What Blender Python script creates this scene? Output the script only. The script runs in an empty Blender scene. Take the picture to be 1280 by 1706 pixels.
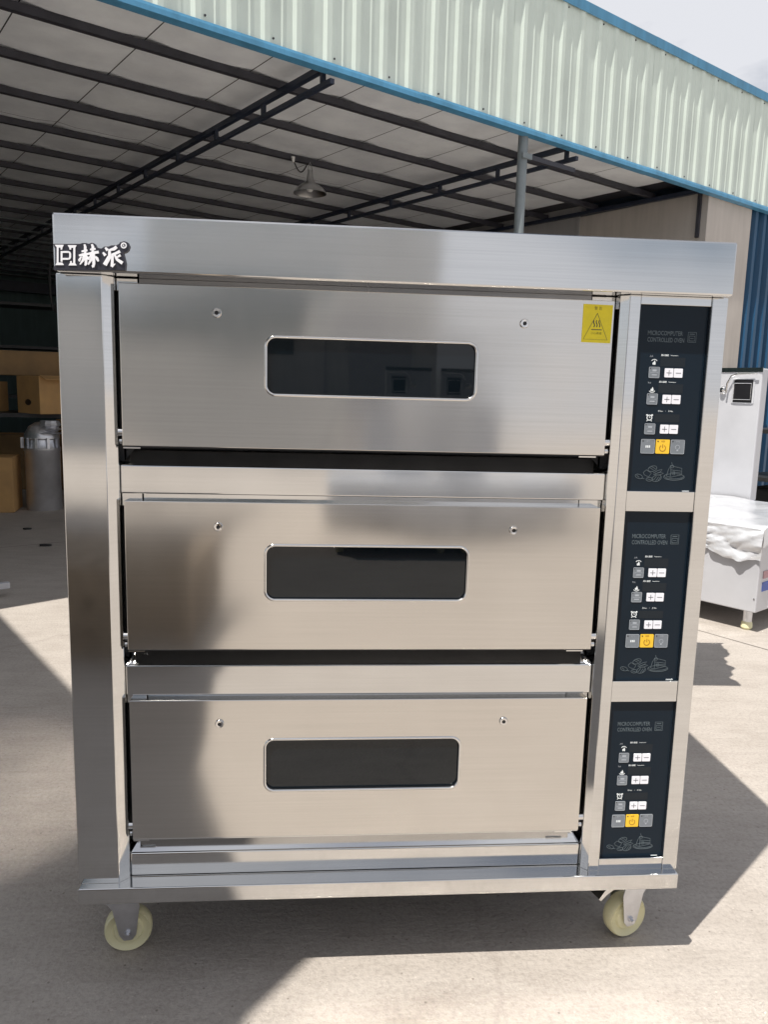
import bpy, bmesh, math, random
from mathutils import Vector, Matrix, noise
random.seed(7)
R = math.radians
scene = bpy.context.scene
COL = scene.collection

# ------------------------------------------------------------------ camera
cam_d = bpy.data.cameras.new('camera')
cam_d.sensor_fit = 'HORIZONTAL'
cam_d.sensor_width = 36.0
cam_d.lens = 36.0 * 1278.19 / 1280.0
cam_d.clip_start = 0.05
cam_d.clip_end = 500.0
cam = bpy.data.objects.new('camera', cam_d)
COL.objects.link(cam)
rt = Vector((0.99652648, -0.07910916, 0.02601361))
dn = Vector((0.0134968, -0.15481952, -0.98785057))
fw = Vector((0.08217544, 0.98477036, -0.15321403))
cam.matrix_world = Matrix(((rt.x, -dn.x, -fw.x, 0.47312), (rt.y, -dn.y, -fw.y, -1.44634),
                           (rt.z, -dn.z, -fw.z, 1.20653), (0, 0, 0, 1)))
scene.camera = cam

# ------------------------------------------------------------------ sky, sun, exposure
TO_SUN = Vector((-0.405, -0.35, 1.0)).normalized()
w = bpy.data.worlds.new('World')
scene.world = w
w.use_nodes = True
nt = w.node_tree
nt.nodes.clear()
sky = nt.nodes.new('ShaderNodeTexSky')
sky.sky_type = 'NISHITA'
sky.sun_disc = False
sky.sun_elevation = math.asin(TO_SUN.z)
sky.sun_rotation = math.atan2(TO_SUN.x, TO_SUN.y) % (2 * math.pi)
sky.air_density = 1.0
sky.dust_density = 0.8
tc = nt.nodes.new('ShaderNodeTexCoord')
mp = nt.nodes.new('ShaderNodeMapping')
mp.inputs['Scale'].default_value = (1.6, 1.6, 4.0)
nz = nt.nodes.new('ShaderNodeTexNoise')
nz.inputs['Scale'].default_value = 1.7
nz.inputs['Detail'].default_value = 7
nz.inputs['Roughness'].default_value = 0.55
rp = nt.nodes.new('ShaderNodeValToRGB')
rp.color_ramp.elements[0].position = 0.30
rp.color_ramp.elements[1].position = 0.56
mx = nt.nodes.new('ShaderNodeMix')
mx.data_type = 'RGBA'
mx.inputs[7].default_value = (11.3, 11.5, 12.2, 1)      # cloud white, in the sky model's own units
bg = nt.nodes.new('ShaderNodeBackground')
bg.inputs['Strength'].default_value = 0.055
wo = nt.nodes.new('ShaderNodeOutputWorld')
nt.links.new(tc.outputs['Generated'], mp.inputs['Vector'])
nt.links.new(mp.outputs['Vector'], nz.inputs['Vector'])
nt.links.new(nz.outputs['Fac'], rp.inputs['Fac'])
nt.links.new(rp.outputs['Color'], mx.inputs[0])
nt.links.new(sky.outputs['Color'], mx.inputs[6])
nt.links.new(mx.outputs[2], bg.inputs['Color'])
nt.links.new(bg.outputs['Background'], wo.inputs['Surface'])

sl = bpy.data.lights.new('sun', 'SUN')
sl.energy = 5.0
sl.angle = R(0.6)
sl.color = (1.0, 0.955, 0.88)
so = bpy.data.objects.new('sun', sl)
so.rotation_euler = (-TO_SUN).to_track_quat('-Z', 'Y').to_euler()
so.location = (-4, -4, 12)
COL.objects.link(so)

scene.view_settings.view_transform = 'Standard'
scene.view_settings.look = 'None'
scene.view_settings.exposure = 0.33
scene.view_settings.gamma = 1.0
scene.render.engine = 'CYCLES'
scene.cycles.use_denoising = True
scene.cycles.max_bounces = 10
scene.cycles.diffuse_bounces = 5
scene.cycles.glossy_bounces = 5
scene.cycles.sample_clamp_indirect = 60.0
scene.cycles.blur_glossy = 0.25

# ------------------------------------------------------------------ materials
def nmat(name):
    m = bpy.data.materials.new(name)
    m.use_nodes = True
    t = m.node_tree
    return m, t, t.nodes['Principled BSDF']

def mapped(t, scale, coord='Object'):
    c = t.nodes.new('ShaderNodeTexCoord')
    mp_ = t.nodes.new('ShaderNodeMapping')
    mp_.inputs['Scale'].default_value = scale
    t.links.new(c.outputs[coord], mp_.inputs['Vector'])
    return mp_.outputs['Vector']

def noise_tex(t, vec, scale, detail=4, rough=0.5):
    n = t.nodes.new('ShaderNodeTexNoise')
    n.inputs['Scale'].default_value = scale
    n.inputs['Detail'].default_value = detail
    n.inputs['Roughness'].default_value = rough
    if vec is not None:
        t.links.new(vec, n.inputs['Vector'])
    return n.outputs['Fac']

def ramp(t, fac, stops):
    r = t.nodes.new('ShaderNodeValToRGB')
    e = r.color_ramp.elements
    while len(e) < len(stops):
        e.new(0.5)
    for k, (p, c) in enumerate(stops):
        e[k].position = p
        e[k].color = (*c, 1) if len(c) == 3 else c
    t.links.new(fac, r.inputs['Fac'])
    return r.outputs['Color']

def bump(t, bsdf, fac, strength, dist):
    b = t.nodes.new('ShaderNodeBump')
    b.inputs['Strength'].default_value = strength
    b.inputs['Distance'].default_value = dist
    t.links.new(fac, b.inputs['Height'])
    t.links.new(b.outputs['Normal'], bsdf.inputs['Normal'])
    return b

def rough_var(t, bsdf, fac, lo, hi):
    m_ = t.nodes.new('ShaderNodeMapRange')
    m_.inputs['From Min'].default_value = 0.3
    m_.inputs['From Max'].default_value = 0.7
    m_.inputs['To Min'].default_value = lo
    m_.inputs['To Max'].default_value = hi
    t.links.new(fac, m_.inputs['Value'])
    t.links.new(m_.outputs['Result'], bsdf.inputs['Roughness'])

def steel(name, col=(0.62, 0.61, 0.595), r0=0.17, r1=0.23, aniso=0.6, tang=(0, 0, 1), wav=0.0012, grain=(3, 3, 260)):
    m, t, b = nmat(name)
    b.inputs['Metallic'].default_value = 1.0
    b.inputs['Anisotropic'].default_value = aniso
    cx = t.nodes.new('ShaderNodeCombineXYZ')
    for k in range(3):
        cx.inputs[k].default_value = tang[k]
    t.links.new(cx.outputs[0], b.inputs['Tangent'])
    g = noise_tex(t, mapped(t, grain), 1.0, 3, 0.6)
    col2 = tuple(c * 0.93 for c in col)
    t.links.new(ramp(t, g, [(0.3, col2), (0.7, col)]), b.inputs['Base Color'])
    smear = noise_tex(t, mapped(t, (3.0, 3.0, 1.0)), 1.5, 5, 0.6)
    rough_var(t, b, smear, r0, r1)
    big = noise_tex(t, mapped(t, (1, 1, 1)), 2.6, 1, 0.4)
    bump(t, b, big, 1.0, wav)
    return m

def plain(name, col, rough=0.5, metal=0.0, var=0.12, scale=9.0, bmp=0.0, bscale=40.0, ior=None, coat=0.0):
    m, t, b = nmat(name)
    v = mapped(t, (1, 1, 1))
    n = noise_tex(t, v, scale, 5, 0.6)
    lo = tuple(max(0, c * (1 - var)) for c in col)
    hi = tuple(min(1, c * (1 + var)) for c in col)
    t.links.new(ramp(t, n, [(0.3, lo), (0.7, hi)]), b.inputs['Base Color'])
    b.inputs['Metallic'].default_value = metal
    rough_var(t, b, n, max(0.0, rough * 0.85), min(1, rough * 1.15))
    if bmp:
        bump(t, b, noise_tex(t, v, bscale, 5, 0.6), 0.6, bmp)
    if ior:
        b.inputs['IOR'].default_value = ior
    if coat:
        b.inputs['Coat Weight'].default_value = coat
        b.inputs['Coat Roughness'].default_value = 0.05
    return m

M = {}
M['steel'] = steel('brushed_steel', (0.68, 0.68, 0.675), 0.07, 0.11, 0.5, wav=0.002)
M['steel_door'] = steel('brushed_steel_door', (0.67, 0.65, 0.62), 0.115, 0.165, 0.55, wav=0.013)
M['shaded_steel'] = steel('brushed_steel_shaded', (0.27, 0.27, 0.275), 0.25, 0.35, 0.2)  # copy of the brushed steel, darkened for shade under the hood
M['steel_side'] = steel('brushed_steel_side', tang=(0, 1, 0), aniso=0.0, r0=0.15, r1=0.19, wav=0.004)
M['polished'] = steel('polished_steel', (0.75, 0.74, 0.73), 0.07, 0.12, 0.0, wav=0.0)
M['zinc'] = plain('zinc_plated', (0.62, 0.63, 0.66), 0.33, 1.0, 0.1, 30)
M['nylon'] = plain('cream_nylon', (0.70, 0.66, 0.42), 0.38, 0.0, 0.06, 20)
M['dark_metal'] = plain('dark_cavity_steel', (0.05, 0.05, 0.052), 0.45, 0.6, 0.2)
M['glass'] = plain('dark_oven_glass', (0.003, 0.0055, 0.008), 0.02, 0.0, 0.0, ior=1.5)  # opaque pane: the unlit chamber behind is put into its colour
M['panel'] = plain('navy_panel_film', (0.005, 0.012, 0.021), 0.2, 0.0, 0.05, ior=1.3)
M['display'] = plain('smoked_display', (0.013, 0.018, 0.024), 0.25, 0.0, 0.05, ior=1.3)
M['btn_grey'] = plain('grey_key', (0.17, 0.19, 0.215), 0.35, 0.0, 0.08, 120)
M['btn_white'] = plain('white_key', (0.80, 0.80, 0.86), 0.35, 0.0, 0.03)
M['btn_yellow'] = plain('yellow_key', (0.80, 0.50, 0.03), 0.35, 0.0, 0.03)
M['ink_white'] = plain('white_ink', (0.72, 0.76, 0.78), 0.5, 0.0, 0.02)
M['ink_pale'] = plain('pale_grey_ink', (0.36, 0.39, 0.43), 0.5, 0.0, 0.02)
M['ink_line'] = plain('pale_line_ink', (0.10, 0.13, 0.15), 0.5, 0.0, 0.02)
M['ink_dark'] = plain('dark_ink', (0.035, 0.04, 0.05), 0.5, 0.0, 0.02)
M['ink_orange'] = plain('orange_ink', (0.30, 0.13, 0.01), 0.5, 0.0, 0.02)
M['ink_olive'] = plain('olive_ink', (0.22, 0.19, 0.01), 0.5, 0.0, 0.02)
M['sticker'] = plain('yellow_sticker', (0.78, 0.64, 0.012), 0.4, 0.0, 0.06, 60)
M['badge_black'] = plain('black_badge', (0.03, 0.03, 0.042), 0.3, 0.0, 0.05)
M['badge_white'] = plain('white_badge', (0.84, 0.84, 0.88), 0.25, 0.0, 0.02)

# concrete ground: pale beige slab with blotches, fine sand, trowel streaks and hair cracks
def concrete():
    m, t, b = nmat('concrete_yard')
    v = mapped(t, (1, 1, 1))
    big = noise_tex(t, v, 0.75, 6, 0.62)
    mid = noise_tex(t, mapped(t, (1.0, 2.6, 1)), 5.0, 6, 0.65)
    fine = noise_tex(t, v, 90.0, 3, 0.7)
    c1 = ramp(t, big, [(0.28, (0.395, 0.352, 0.315)), (0.5, (0.435, 0.392, 0.352)), (0.72, (0.475, 0.432, 0.392))])
    c2 = ramp(t, mid, [(0.3, (0.86, 0.85, 0.84)), (0.6, (1.0, 1.0, 1.0))])
    c3 = ramp(t, fine, [(0.30, (0.80, 0.80, 0.80)), (0.55, (1.0, 1.0, 1.0))])
    st = ramp(t, noise_tex(t, mapped(t, (1, 1, 1)), 2.1, 8, 0.7), [(0.62, (1, 1, 1)), (0.76, (0.80, 0.775, 0.75))])
    def mul(a, c, f=1.0):
        k = t.nodes.new('ShaderNodeMix')
        k.data_type = 'RGBA'
        k.blend_type = 'MULTIPLY'
        k.inputs[0].default_value = f
        t.links.new(a, k.inputs[6])
        t.links.new(c, k.inputs[7])
        return k.outputs[2]
    sp = t.nodes.new('ShaderNodeTexVoronoi')
    sp.inputs['Scale'].default_value = 26.0
    sp.inputs['Randomness'].default_value = 1.0
    t.links.new(v, sp.inputs['Vector'])
    spk = ramp(t, sp.outputs['Distance'], [(0.055, (0.50, 0.48, 0.46)), (0.085, (1, 1, 1))])
    sp2 = t.nodes.new('ShaderNodeTexVoronoi')
    sp2.inputs['Scale'].default_value = 61.0
    t.links.new(v, sp2.inputs['Vector'])
    spk2 = ramp(t, sp2.outputs['Distance'], [(0.10, (1.22, 1.22, 1.22)), (0.16, (1, 1, 1))])
    strk = ramp(t, noise_tex(t, mapped(t, (3.5, 60, 1)), 1.0, 7, 0.72), [(0.36, (0.72, 0.71, 0.70)), (0.52, (1, 1, 1))])
    vo = t.nodes.new('ShaderNodeTexVoronoi')
    vo.feature = 'DISTANCE_TO_EDGE'
    vo.inputs['Scale'].default_value = 0.22
    dv = t.nodes.new('ShaderNodeVectorMath')
    dv.operation = 'ADD'
    nn = t.nodes.new('ShaderNodeTexNoise')
    nn.inputs['Scale'].default_value = 3.0
    nn.inputs['Detail'].default_value = 6
    t.links.new(v, nn.inputs['Vector'])
    sc = t.nodes.new('ShaderNodeVectorMath')
    sc.operation = 'SCALE'
    sc.inputs['Scale'].default_value = 0.35
    t.links.new(nn.outputs['Color'], sc.inputs[0])
    t.links.new(v, dv.inputs[0])
    t.links.new(sc.outputs[0], dv.inputs[1])
    t.links.new(dv.outputs[0], vo.inputs['Vector'])
    cr = ramp(t, vo.outputs['Distance'], [(0.0, (0.45, 0.42, 0.40)), (0.0022, (1, 1, 1))])
    t.links.new(mul(mul(mul(mul(mul(mul(mul(c1, c2), c3), st), cr, 0.2), spk, 0.8), spk2, 0.8), strk, 0.2), b.inputs['Base Color'])
    b.inputs['Roughness'].default_value = 0.82
    str_ = noise_tex(t, mapped(t, (7, 52, 1)), 1.0, 6, 0.65)
    add = t.nodes.new('ShaderNodeMath')
    add.operation = 'MULTIPLY_ADD'
    add.inputs[1].default_value = 0.6
    t.links.new(str_, add.inputs[0])
    t.links.new(fine, add.inputs[2])
    bump(t, b, add.outputs[0], 0.55, 0.006)
    return m
M['concrete'] = concrete()

def streaky(name, col, rough, amt=0.22, metal=0.0):
    m, t, b = nmat(name)
    n = noise_tex(t, mapped(t, (5, 5, 0.55)), 2.2, 6, 0.65)
    n2 = noise_tex(t, mapped(t, (1, 1, 1)), 1.3, 4, 0.6)
    a = ramp(t, n, [(0.28, tuple(c * (1 - amt) for c in col)), (0.62, col)])
    c2 = ramp(t, n2, [(0.3, (0.86, 0.86, 0.86)), (0.65, (1, 1, 1))])
    k = t.nodes.new('ShaderNodeMix')
    k.data_type = 'RGBA'
    k.blend_type = 'MULTIPLY'
    k.inputs[0].default_value = 1.0
    t.links.new(a, k.inputs[6])
    t.links.new(c2, k.inputs[7])
    t.links.new(k.outputs[2], b.inputs['Base Color'])
    b.inputs['Roughness'].default_value = rough
    b.inputs['Metallic'].default_value = metal
    bump(t, b, n2, 0.5, 0.01)
    return m
M['fascia'] = streaky('pale_green_sheet', (0.70, 0.79, 0.715), 0.45, 0.10)
M['blue_trim'] = streaky('blue_trim', (0.085, 0.29, 0.48), 0.4, 0.3)
M['blue_sheet'] = streaky('blue_sheet', (0.009, 0.075, 0.17), 0.4, 0.35)
M['ceiling'] = plain('ceiling_foil', (0.86, 0.89, 0.93), 0.5, 0.0, 0.1, 3.0, 0.02, 3.5)
M['purlin'] = plain('dark_purlin_paint', (0.035, 0.035, 0.045), 0.5, 0.0, 0.25, 8)
M['truss'] = plain('dark_blue_truss_paint', (0.02, 0.028, 0.05), 0.45, 0.0, 0.3, 8)
M['post'] = plain('grey_green_post', (0.21, 0.24, 0.25), 0.45, 0.2, 0.15, 6)
M['wall'] = streaky('cream_wall', (0.52, 0.48, 0.44), 0.75, 0.15)
M['wall_grey'] = streaky('grey_wall', (0.42, 0.41, 0.41), 0.75, 0.15)
M['white_wall'] = streaky('whitewashed_wall', (0.74, 0.74, 0.73), 0.8, 0.1)
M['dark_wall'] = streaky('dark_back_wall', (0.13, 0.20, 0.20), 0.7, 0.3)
M['film'] = plain('white_film', (0.62, 0.63, 0.66), 0.20, 0.25, 0.05, 5, 0.003, 22)
M['film_steel'] = plain('film_covered_steel', (0.51, 0.515, 0.545), 0.35, 0.15, 0.06, 4, 0.003, 5)
M['black'] = plain('black_plastic', (0.012, 0.012, 0.014), 0.3)
M['rubber'] = plain('dark_rubber', (0.03, 0.03, 0.03), 0.7)
M['card'] = plain('brown_cardboard', (0.54, 0.32, 0.13), 0.8, 0.0, 0.14, 5)
M['card_dark'] = plain('dark_cardboard', (0.30, 0.19, 0.09), 0.8, 0.0, 0.18, 5)  # darker brown copy of the cardboard
M['drum'] = plain('dull_aluminium', (0.72, 0.72, 0.74), 0.36, 0.85, 0.12, 6)
M['blue_label'] = plain('blue_label', (0.03, 0.08, 0.36), 0.4)
M['pink_label'] = plain('dusty_pink_label', (0.42, 0.24, 0.26), 0.5)
M['lamp'] = plain('spun_aluminium', (0.45, 0.45, 0.45), 0.32, 1.0, 0.08, 12)
M['lamp_in'] = plain('white_enamel', (0.75, 0.75, 0.74), 0.4)

# ------------------------------------------------------------------ mesh helpers
class B:
    """collects shapes into one bmesh"""
    def __init__(s):
        s.bm = bmesh.new()
    def box(s, x0, x1, y0, y1, z0, z1):
        v = [s.bm.verts.new(p) for p in ((x0, y0, z0), (x1, y0, z0), (x1, y1, z0), (x0, y1, z0),
                                         (x0, y0, z1), (x1, y0, z1), (x1, y1, z1), (x0, y1, z1))]
        for f in ((3, 2, 1, 0), (4, 5, 6, 7), (0, 1, 5, 4), (1, 2, 6, 5), (2, 3, 7, 6), (3, 0, 4, 7)):
            s.bm.faces.new([v[k] for k in f])
        return s
    def prism_z(s, poly, z0, z1):
        a = [s.bm.verts.new((x, y, z0)) for x, y in poly]
        b = [s.bm.verts.new((x, y, z1)) for x, y in poly]
        n = len(poly)
        s.bm.faces.new(a[::-1]); s.bm.faces.new(b)
        for k in range(n):
            s.bm.faces.new((a[k], a[(k + 1) % n], b[(k + 1) % n], b[k]))
        return s
    def prism_y(s, poly, y0, y1):
        """polygon in x,z extruded along y"""
        a = [s.bm.verts.new((x, y0, z)) for x, z in poly]
        b = [s.bm.verts.new((x, y1, z)) for x, z in poly]
        n = len(poly)
        s.bm.faces.new(a); s.bm.faces.new(b[::-1])
        for k in range(n):
            s.bm.faces.new((a[k], b[k], b[(k + 1) % n], a[(k + 1) % n]))
        return s
    def prism_x(s, poly, x0, x1):
        """polygon in y,z extruded along x"""
        a = [s.bm.verts.new((x0, y, z)) for y, z in poly]
        b = [s.bm.verts.new((x1, y, z)) for y, z in poly]
        n = len(poly)
        s.bm.faces.new(a[::-1]); s.bm.faces.new(b)
        for k in range(n):
            s.bm.faces.new((a[k], a[(k + 1) % n], b[(k + 1) % n], b[k]))
        return s
    def cyl(s, p0, p1, r0, r1=None, n=20):
        r1 = r0 if r1 is None else r1
        p0, p1 = Vector(p0), Vector(p1)
        ax = (p1 - p0).normalized()
        e1 = ax.orthogonal().normalized()
        e2 = ax.cross(e1)
        rings = []
        for p, r in ((p0, r0), (p1, r1)):
            rings.append([s.bm.verts.new(p + e1 * (r * math.cos(2 * math.pi * k / n)) + e2 * (r * math.sin(2 * math.pi * k / n))) for k in range(n)])
        s.bm.faces.new(rings[0][::-1]); s.bm.faces.new(rings[1])
        for k in range(n):
            s.bm.faces.new((rings[0][k], rings[0][(k + 1) % n], rings[1][(k + 1) % n], rings[1][k]))
        return s
    def tube(s, pts, r, n=10, closed=False):
        pts = [Vector(p) for p in pts]
        m = len(pts)
        rings = []
        for i, p in enumerate(pts):
            if closed:
                tg = (pts[(i + 1) % m] - pts[i - 1]).normalized()
            else:
                tg = (pts[min(i + 1, m - 1)] - pts[max(i - 1, 0)]).normalized()
            ref = Vector((0, 1, 0)) if abs(tg.y) < 0.9 else Vector((1, 0, 0))
            e1 = tg.cross(ref).normalized()
            e2 = tg.cross(e1)
            rings.append([s.bm.verts.new(p + e1 * (r * math.cos(2 * math.pi * k / n)) + e2 * (r * math.sin(2 * math.pi * k / n))) for k in range(n)])
        for i in range(m if closed else m - 1):
            a, b = rings[i], rings[(i + 1) % m]
            for k in range(n):
                s.bm.faces.new((a[k], a[(k + 1) % n], b[(k + 1) % n], b[k]))
        if not closed:
            s.bm.faces.new(rings[0][::-1]); s.bm.faces.new(rings[-1])
        return s
    def lathe(s, prof, c=(0, 0, 0), axis='Z', n=32, close=False):
        """profile of (r, h) turned about an axis"""
        rings = []
        for r, h in prof:
            ring = []
            for k in range(n):
                a = 2 * math.pi * k / n
                if axis == 'Z':
                    q = (c[0] + r * math.cos(a), c[1] + r * math.sin(a), c[2] + h)
                else:
                    q = (c[0] + r * math.cos(a), c[1] + h, c[2] + r * math.sin(a))
                ring.append(s.bm.verts.new(q))
            rings.append(ring)
        cnt = len(rings)
        for i in range(cnt if close else cnt - 1):
            a, b = rings[i], rings[(i + 1) % cnt]
            for k in range(n):
                s.bm.faces.new((a[k], a[(k + 1) % n], b[(k + 1) % n], b[k]))
        return s
    def ribbon(s, pts, wd, y, dy=0.0006, taper=None):
        """flat stroke in the x,z plane at depth y"""
        pts = [Vector((p[0], p[1])) for p in pts]
        m = len(pts)
        L, Rr = [], []
        for i, p in enumerate(pts):
            tg = (pts[min(i + 1, m - 1)] - pts[max(i - 1, 0)])
            if tg.length < 1e-9:
                tg = Vector((1, 0))
            tg.normalize()
            nn = Vector((-tg.y, tg.x))
            ww = wd * (taper[i] if taper else 1.0) * 0.5
            L.append(p + nn * ww); Rr.append(p - nn * ww)
        for i in range(m - 1):
            q = [L[i], L[i + 1], Rr[i + 1], Rr[i]]
            a = [s.bm.verts.new((c.x, y, c.y)) for c in q]
            b = [s.bm.verts.new((c.x, y + dy, c.y)) for c in q]
            s.bm.faces.new(a); s.bm.faces.new(b[::-1])
            for k in range(4):
                s.bm.faces.new((a[k], b[k], b[(k + 1) % 4], a[(k + 1) % 4]))
        return s
    def mesh(s, name):
        bmesh.ops.recalc_face_normals(s.bm, faces=s.bm.faces)
        me = bpy.data.meshes.new(name)
        s.bm.to_mesh(me)
        s.bm.free()
        return me

def obj(name, b, mat, parent=None, bevel=0.0, smooth=False, kind=None, loc=None, seg=2):
    me = b if isinstance(b, bpy.types.Mesh) else b.mesh(name)
    if not me.materials:
        me.materials.append(M[mat] if isinstance(mat, str) else mat)
    o = bpy.data.objects.new(name, me)
    COL.objects.link(o)
    if smooth:
        for p in me.polygons:
            p.use_smooth = True
        me.set_sharp_from_angle(angle=R(38))
    if parent is not None:
        o.parent = parent
        if loc is None and parent.type == 'EMPTY' and parent.get('_world'):
            o.location = -parent.location
    if loc is not None:
        o.location = loc
    if bevel:
        md = o.modifiers.new('bevel', 'BEVEL')
        md.width = bevel
        md.segments = seg
        md.limit_method = 'ANGLE'
        md.angle_limit = R(40)
    if kind:
        o['kind'] = kind
    return o

def thing(name, label, cat, loc=(0, 0, 0), rz=0.0, group=None, world=False):
    o = bpy.data.objects.new(name, None)
    o.empty_display_size = 0.1
    COL.objects.link(o)
    o.location = loc
    o.rotation_euler = (0, 0, rz)
    o['label'] = label
    o['category'] = cat
    if group:
        o['group'] = group
    if world:
        o['_world'] = 1
    return o

def tag(o, label, cat, group=None):
    o['label'] = label
    o['category'] = cat
    if group:
        o['group'] = group
    return o

def child_copy(o, parent):
    c = o.copy()
    COL.objects.link(c)
    c.parent = parent
    for g in list(o.children):
        child_copy(g, c)
    return c

def text_mesh(body, height, x, z, y, align='LEFT', bold=0.0, width=None):
    cu = bpy.data.curves.new('print', 'FONT')
    cu.body = body
    cu.size = 1.0
    cu.offset = bold
    cu.align_x = align
    cu.resolution_u = 2
    o = bpy.data.objects.new('print', cu)
    COL.objects.link(o)
    dg = bpy.context.evaluated_depsgraph_get()
    me = bpy.data.meshes.new_from_object(o.evaluated_get(dg))
    bpy.data.objects.remove(o)
    xs = [v.co.x for v in me.vertices]; ys = [v.co.y for v in me.vertices]
    x0, x1, y0, y1 = min(xs), max(xs), min(ys), max(ys)
    k = height / (y1 - y0)
    kx = width / (x1 - x0) if width else k
    for v in me.vertices:
        u = (v.co.x - x0) * kx
        if align == 'CENTER':
            u -= (x1 - x0) * kx / 2
        v.co = (x + u, y, z + (v.co.y - y0) * k)
    me.materials.clear()
    return me

# ------------------------------------------------------------------ ground
gb = B()
gb.bm.faces.new([gb.bm.verts.new(p) for p in ((-150, -150, 0), (150, -150, 0), (150, 150, 0), (-150, 150, 0))])
gr = obj('concrete_ground', gb, 'concrete', kind='structure')
M['joint'] = plain('dusty_joint', (0.13, 0.115, 0.10), 0.9, 0.0, 0.3, 12)
def joint(p, ang, ln, wd):
    b = B()
    n = 60
    dx, dy = math.cos(ang), math.sin(ang)
    L_, R_ = [], []
    for i in range(n + 1):
        f = (i / n - 0.5) * ln
        jx, jy = p[0] + dx * f, p[1] + dy * f
        wob = 0.012 * noise.noise((f * 1.3, ang, 0)) + 0.004 * noise.noise((f * 9, ang, 4))
        hw = wd * (0.35 + 0.8 * abs(noise.noise((f * 4, ang, 9))))
        L_.append(b.bm.verts.new((jx - dy * (wob + hw), jy + dx * (wob + hw), 0.0015)))
        R_.append(b.bm.verts.new((jx - dy * (wob - hw), jy + dx * (wob - hw), 0.0015)))
    for i in range(n):
        b.bm.faces.new((L_[i], L_[i + 1], R_[i + 1], R_[i]))
    return obj('slab_joint', b, 'joint', gr)
JA = math.atan2(0.84339, -0.5373)
joint((2.49, 2.35), JA, 9.0, 0.006)
joint((-2.9, -1.2), JA, 9.0, 0.006)
joint((-1.0, 4.9), JA - R(90), 14.0, 0.006)

# ------------------------------------------------------------------ the open-fronted shed
# local frame: x along the eave, y into the shed, z up
E0 = Vector((1.52692, 4.335, 0.0))
RZ = math.atan2(0.5373, 0.84339)
shed = thing('open_shed', 'open-fronted shed with pale green ribbed eave sheets and blue trim behind the oven', 'shed', E0, RZ)
S0, S1, SW, TB = -9.0, 7.2, 3.12, 13.5
def roof_z(t):
    return 3.235 + 0.012 * t
# eave sheets: trapezoid ribbed steel, one object per sheet
def sheet_mesh(width, ribs, z0, z1, rib_w=0.040, rib_h=0.012):
    b = B()
    pit = width / ribs
    prof = []
    for k in range(ribs):
        c = pit * (k + 0.5)
        prof += [(c - rib_w, 0.0), (c - rib_w * 0.42, -rib_h), (c + rib_w * 0.42, -rib_h), (c + rib_w, 0.0)]
        if k < ribs - 1:
            m_ = pit * (k + 1)
            prof += [(m_ - 0.012, 0.0), (m_, -0.004), (m_ + 0.012, 0.0)]
    prof = [(0.0, 0.0)] + prof + [(width + 0.012, 0.0)]
    front = [(x, y) for x, y in prof]
    back = [(x, y + 0.003) for x, y in prof]
    for (f0, f1, g0, g1) in zip(front[:-1], front[1:], back[:-1], back[1:]):
        for (p, q) in ((f0, f1), (g1, g0)):
            b.bm.faces.new([b.bm.verts.new(c) for c in ((p[0], p[1], z0), (q[0], q[1], z0), (q[0], q[1], z1), (p[0], p[1], z1))])
    me = b.mesh('eave_sheet')
    me.materials.append(M['fascia'])
    return me
sm = sheet_mesh(0.85, 4, 3.175, 4.20)
k = 0
s_ = 0.34 - 0.85 * 7
while s_ < S1 - 0.3:
    o = obj('eave_sheet', sm, 'fascia', shed, loc=(s_, -0.02 - 0.002 * (k % 2), 0))
    s_ += 0.85
    k += 1
SL, SR = 0.34 - 0.85 * 7, s_
b = B()
for q in range(int((SR - SL) / 0.425)):
    for zz in (3.23, 4.15):
        b.cyl((SL + 0.15 + q * 0.425, -0.027, zz), (SL + 0.15 + q * 0.425, -0.017, zz), 0.006, n=8)
obj('sheet_screw', b, 'purlin', shed, kind='stuff')
# bottom drip trim (lengths lapped over one another) and top cap
x = SL
k = 0
while x < SR:
    x1 = min(x + 2.55, SR)
    dz = (0.004, -0.003, 0.002)[k % 3]
    b = B().prism_x([(-0.05, 3.152 + dz), (0.012, 3.147 + dz), (0.012, 3.152 + dz), (-0.044, 3.157 + dz), (-0.040, 3.182 + dz), (-0.037, 3.196 + dz), (-0.042, 3.196 + dz), (-0.047, 3.180 + dz)], x - 0.01, x1 + 0.01)
    obj('bottom_trim', b, 'blue_trim', shed, loc=(0, -0.0015 * (k % 2), 0))
    b = B().prism_x([(-0.044, 4.165), (-0.039, 4.165), (-0.036, 4.235), (0.3, 4.25), (0.3, 4.256), (-0.044, 4.242)], x - 0.01, x1 + 0.01)
    obj('ridge_cap', b, 'blue_trim', shed, loc=(0, -0.0015 * (k % 2), 0))
    x = x1
    k += 1
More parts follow.
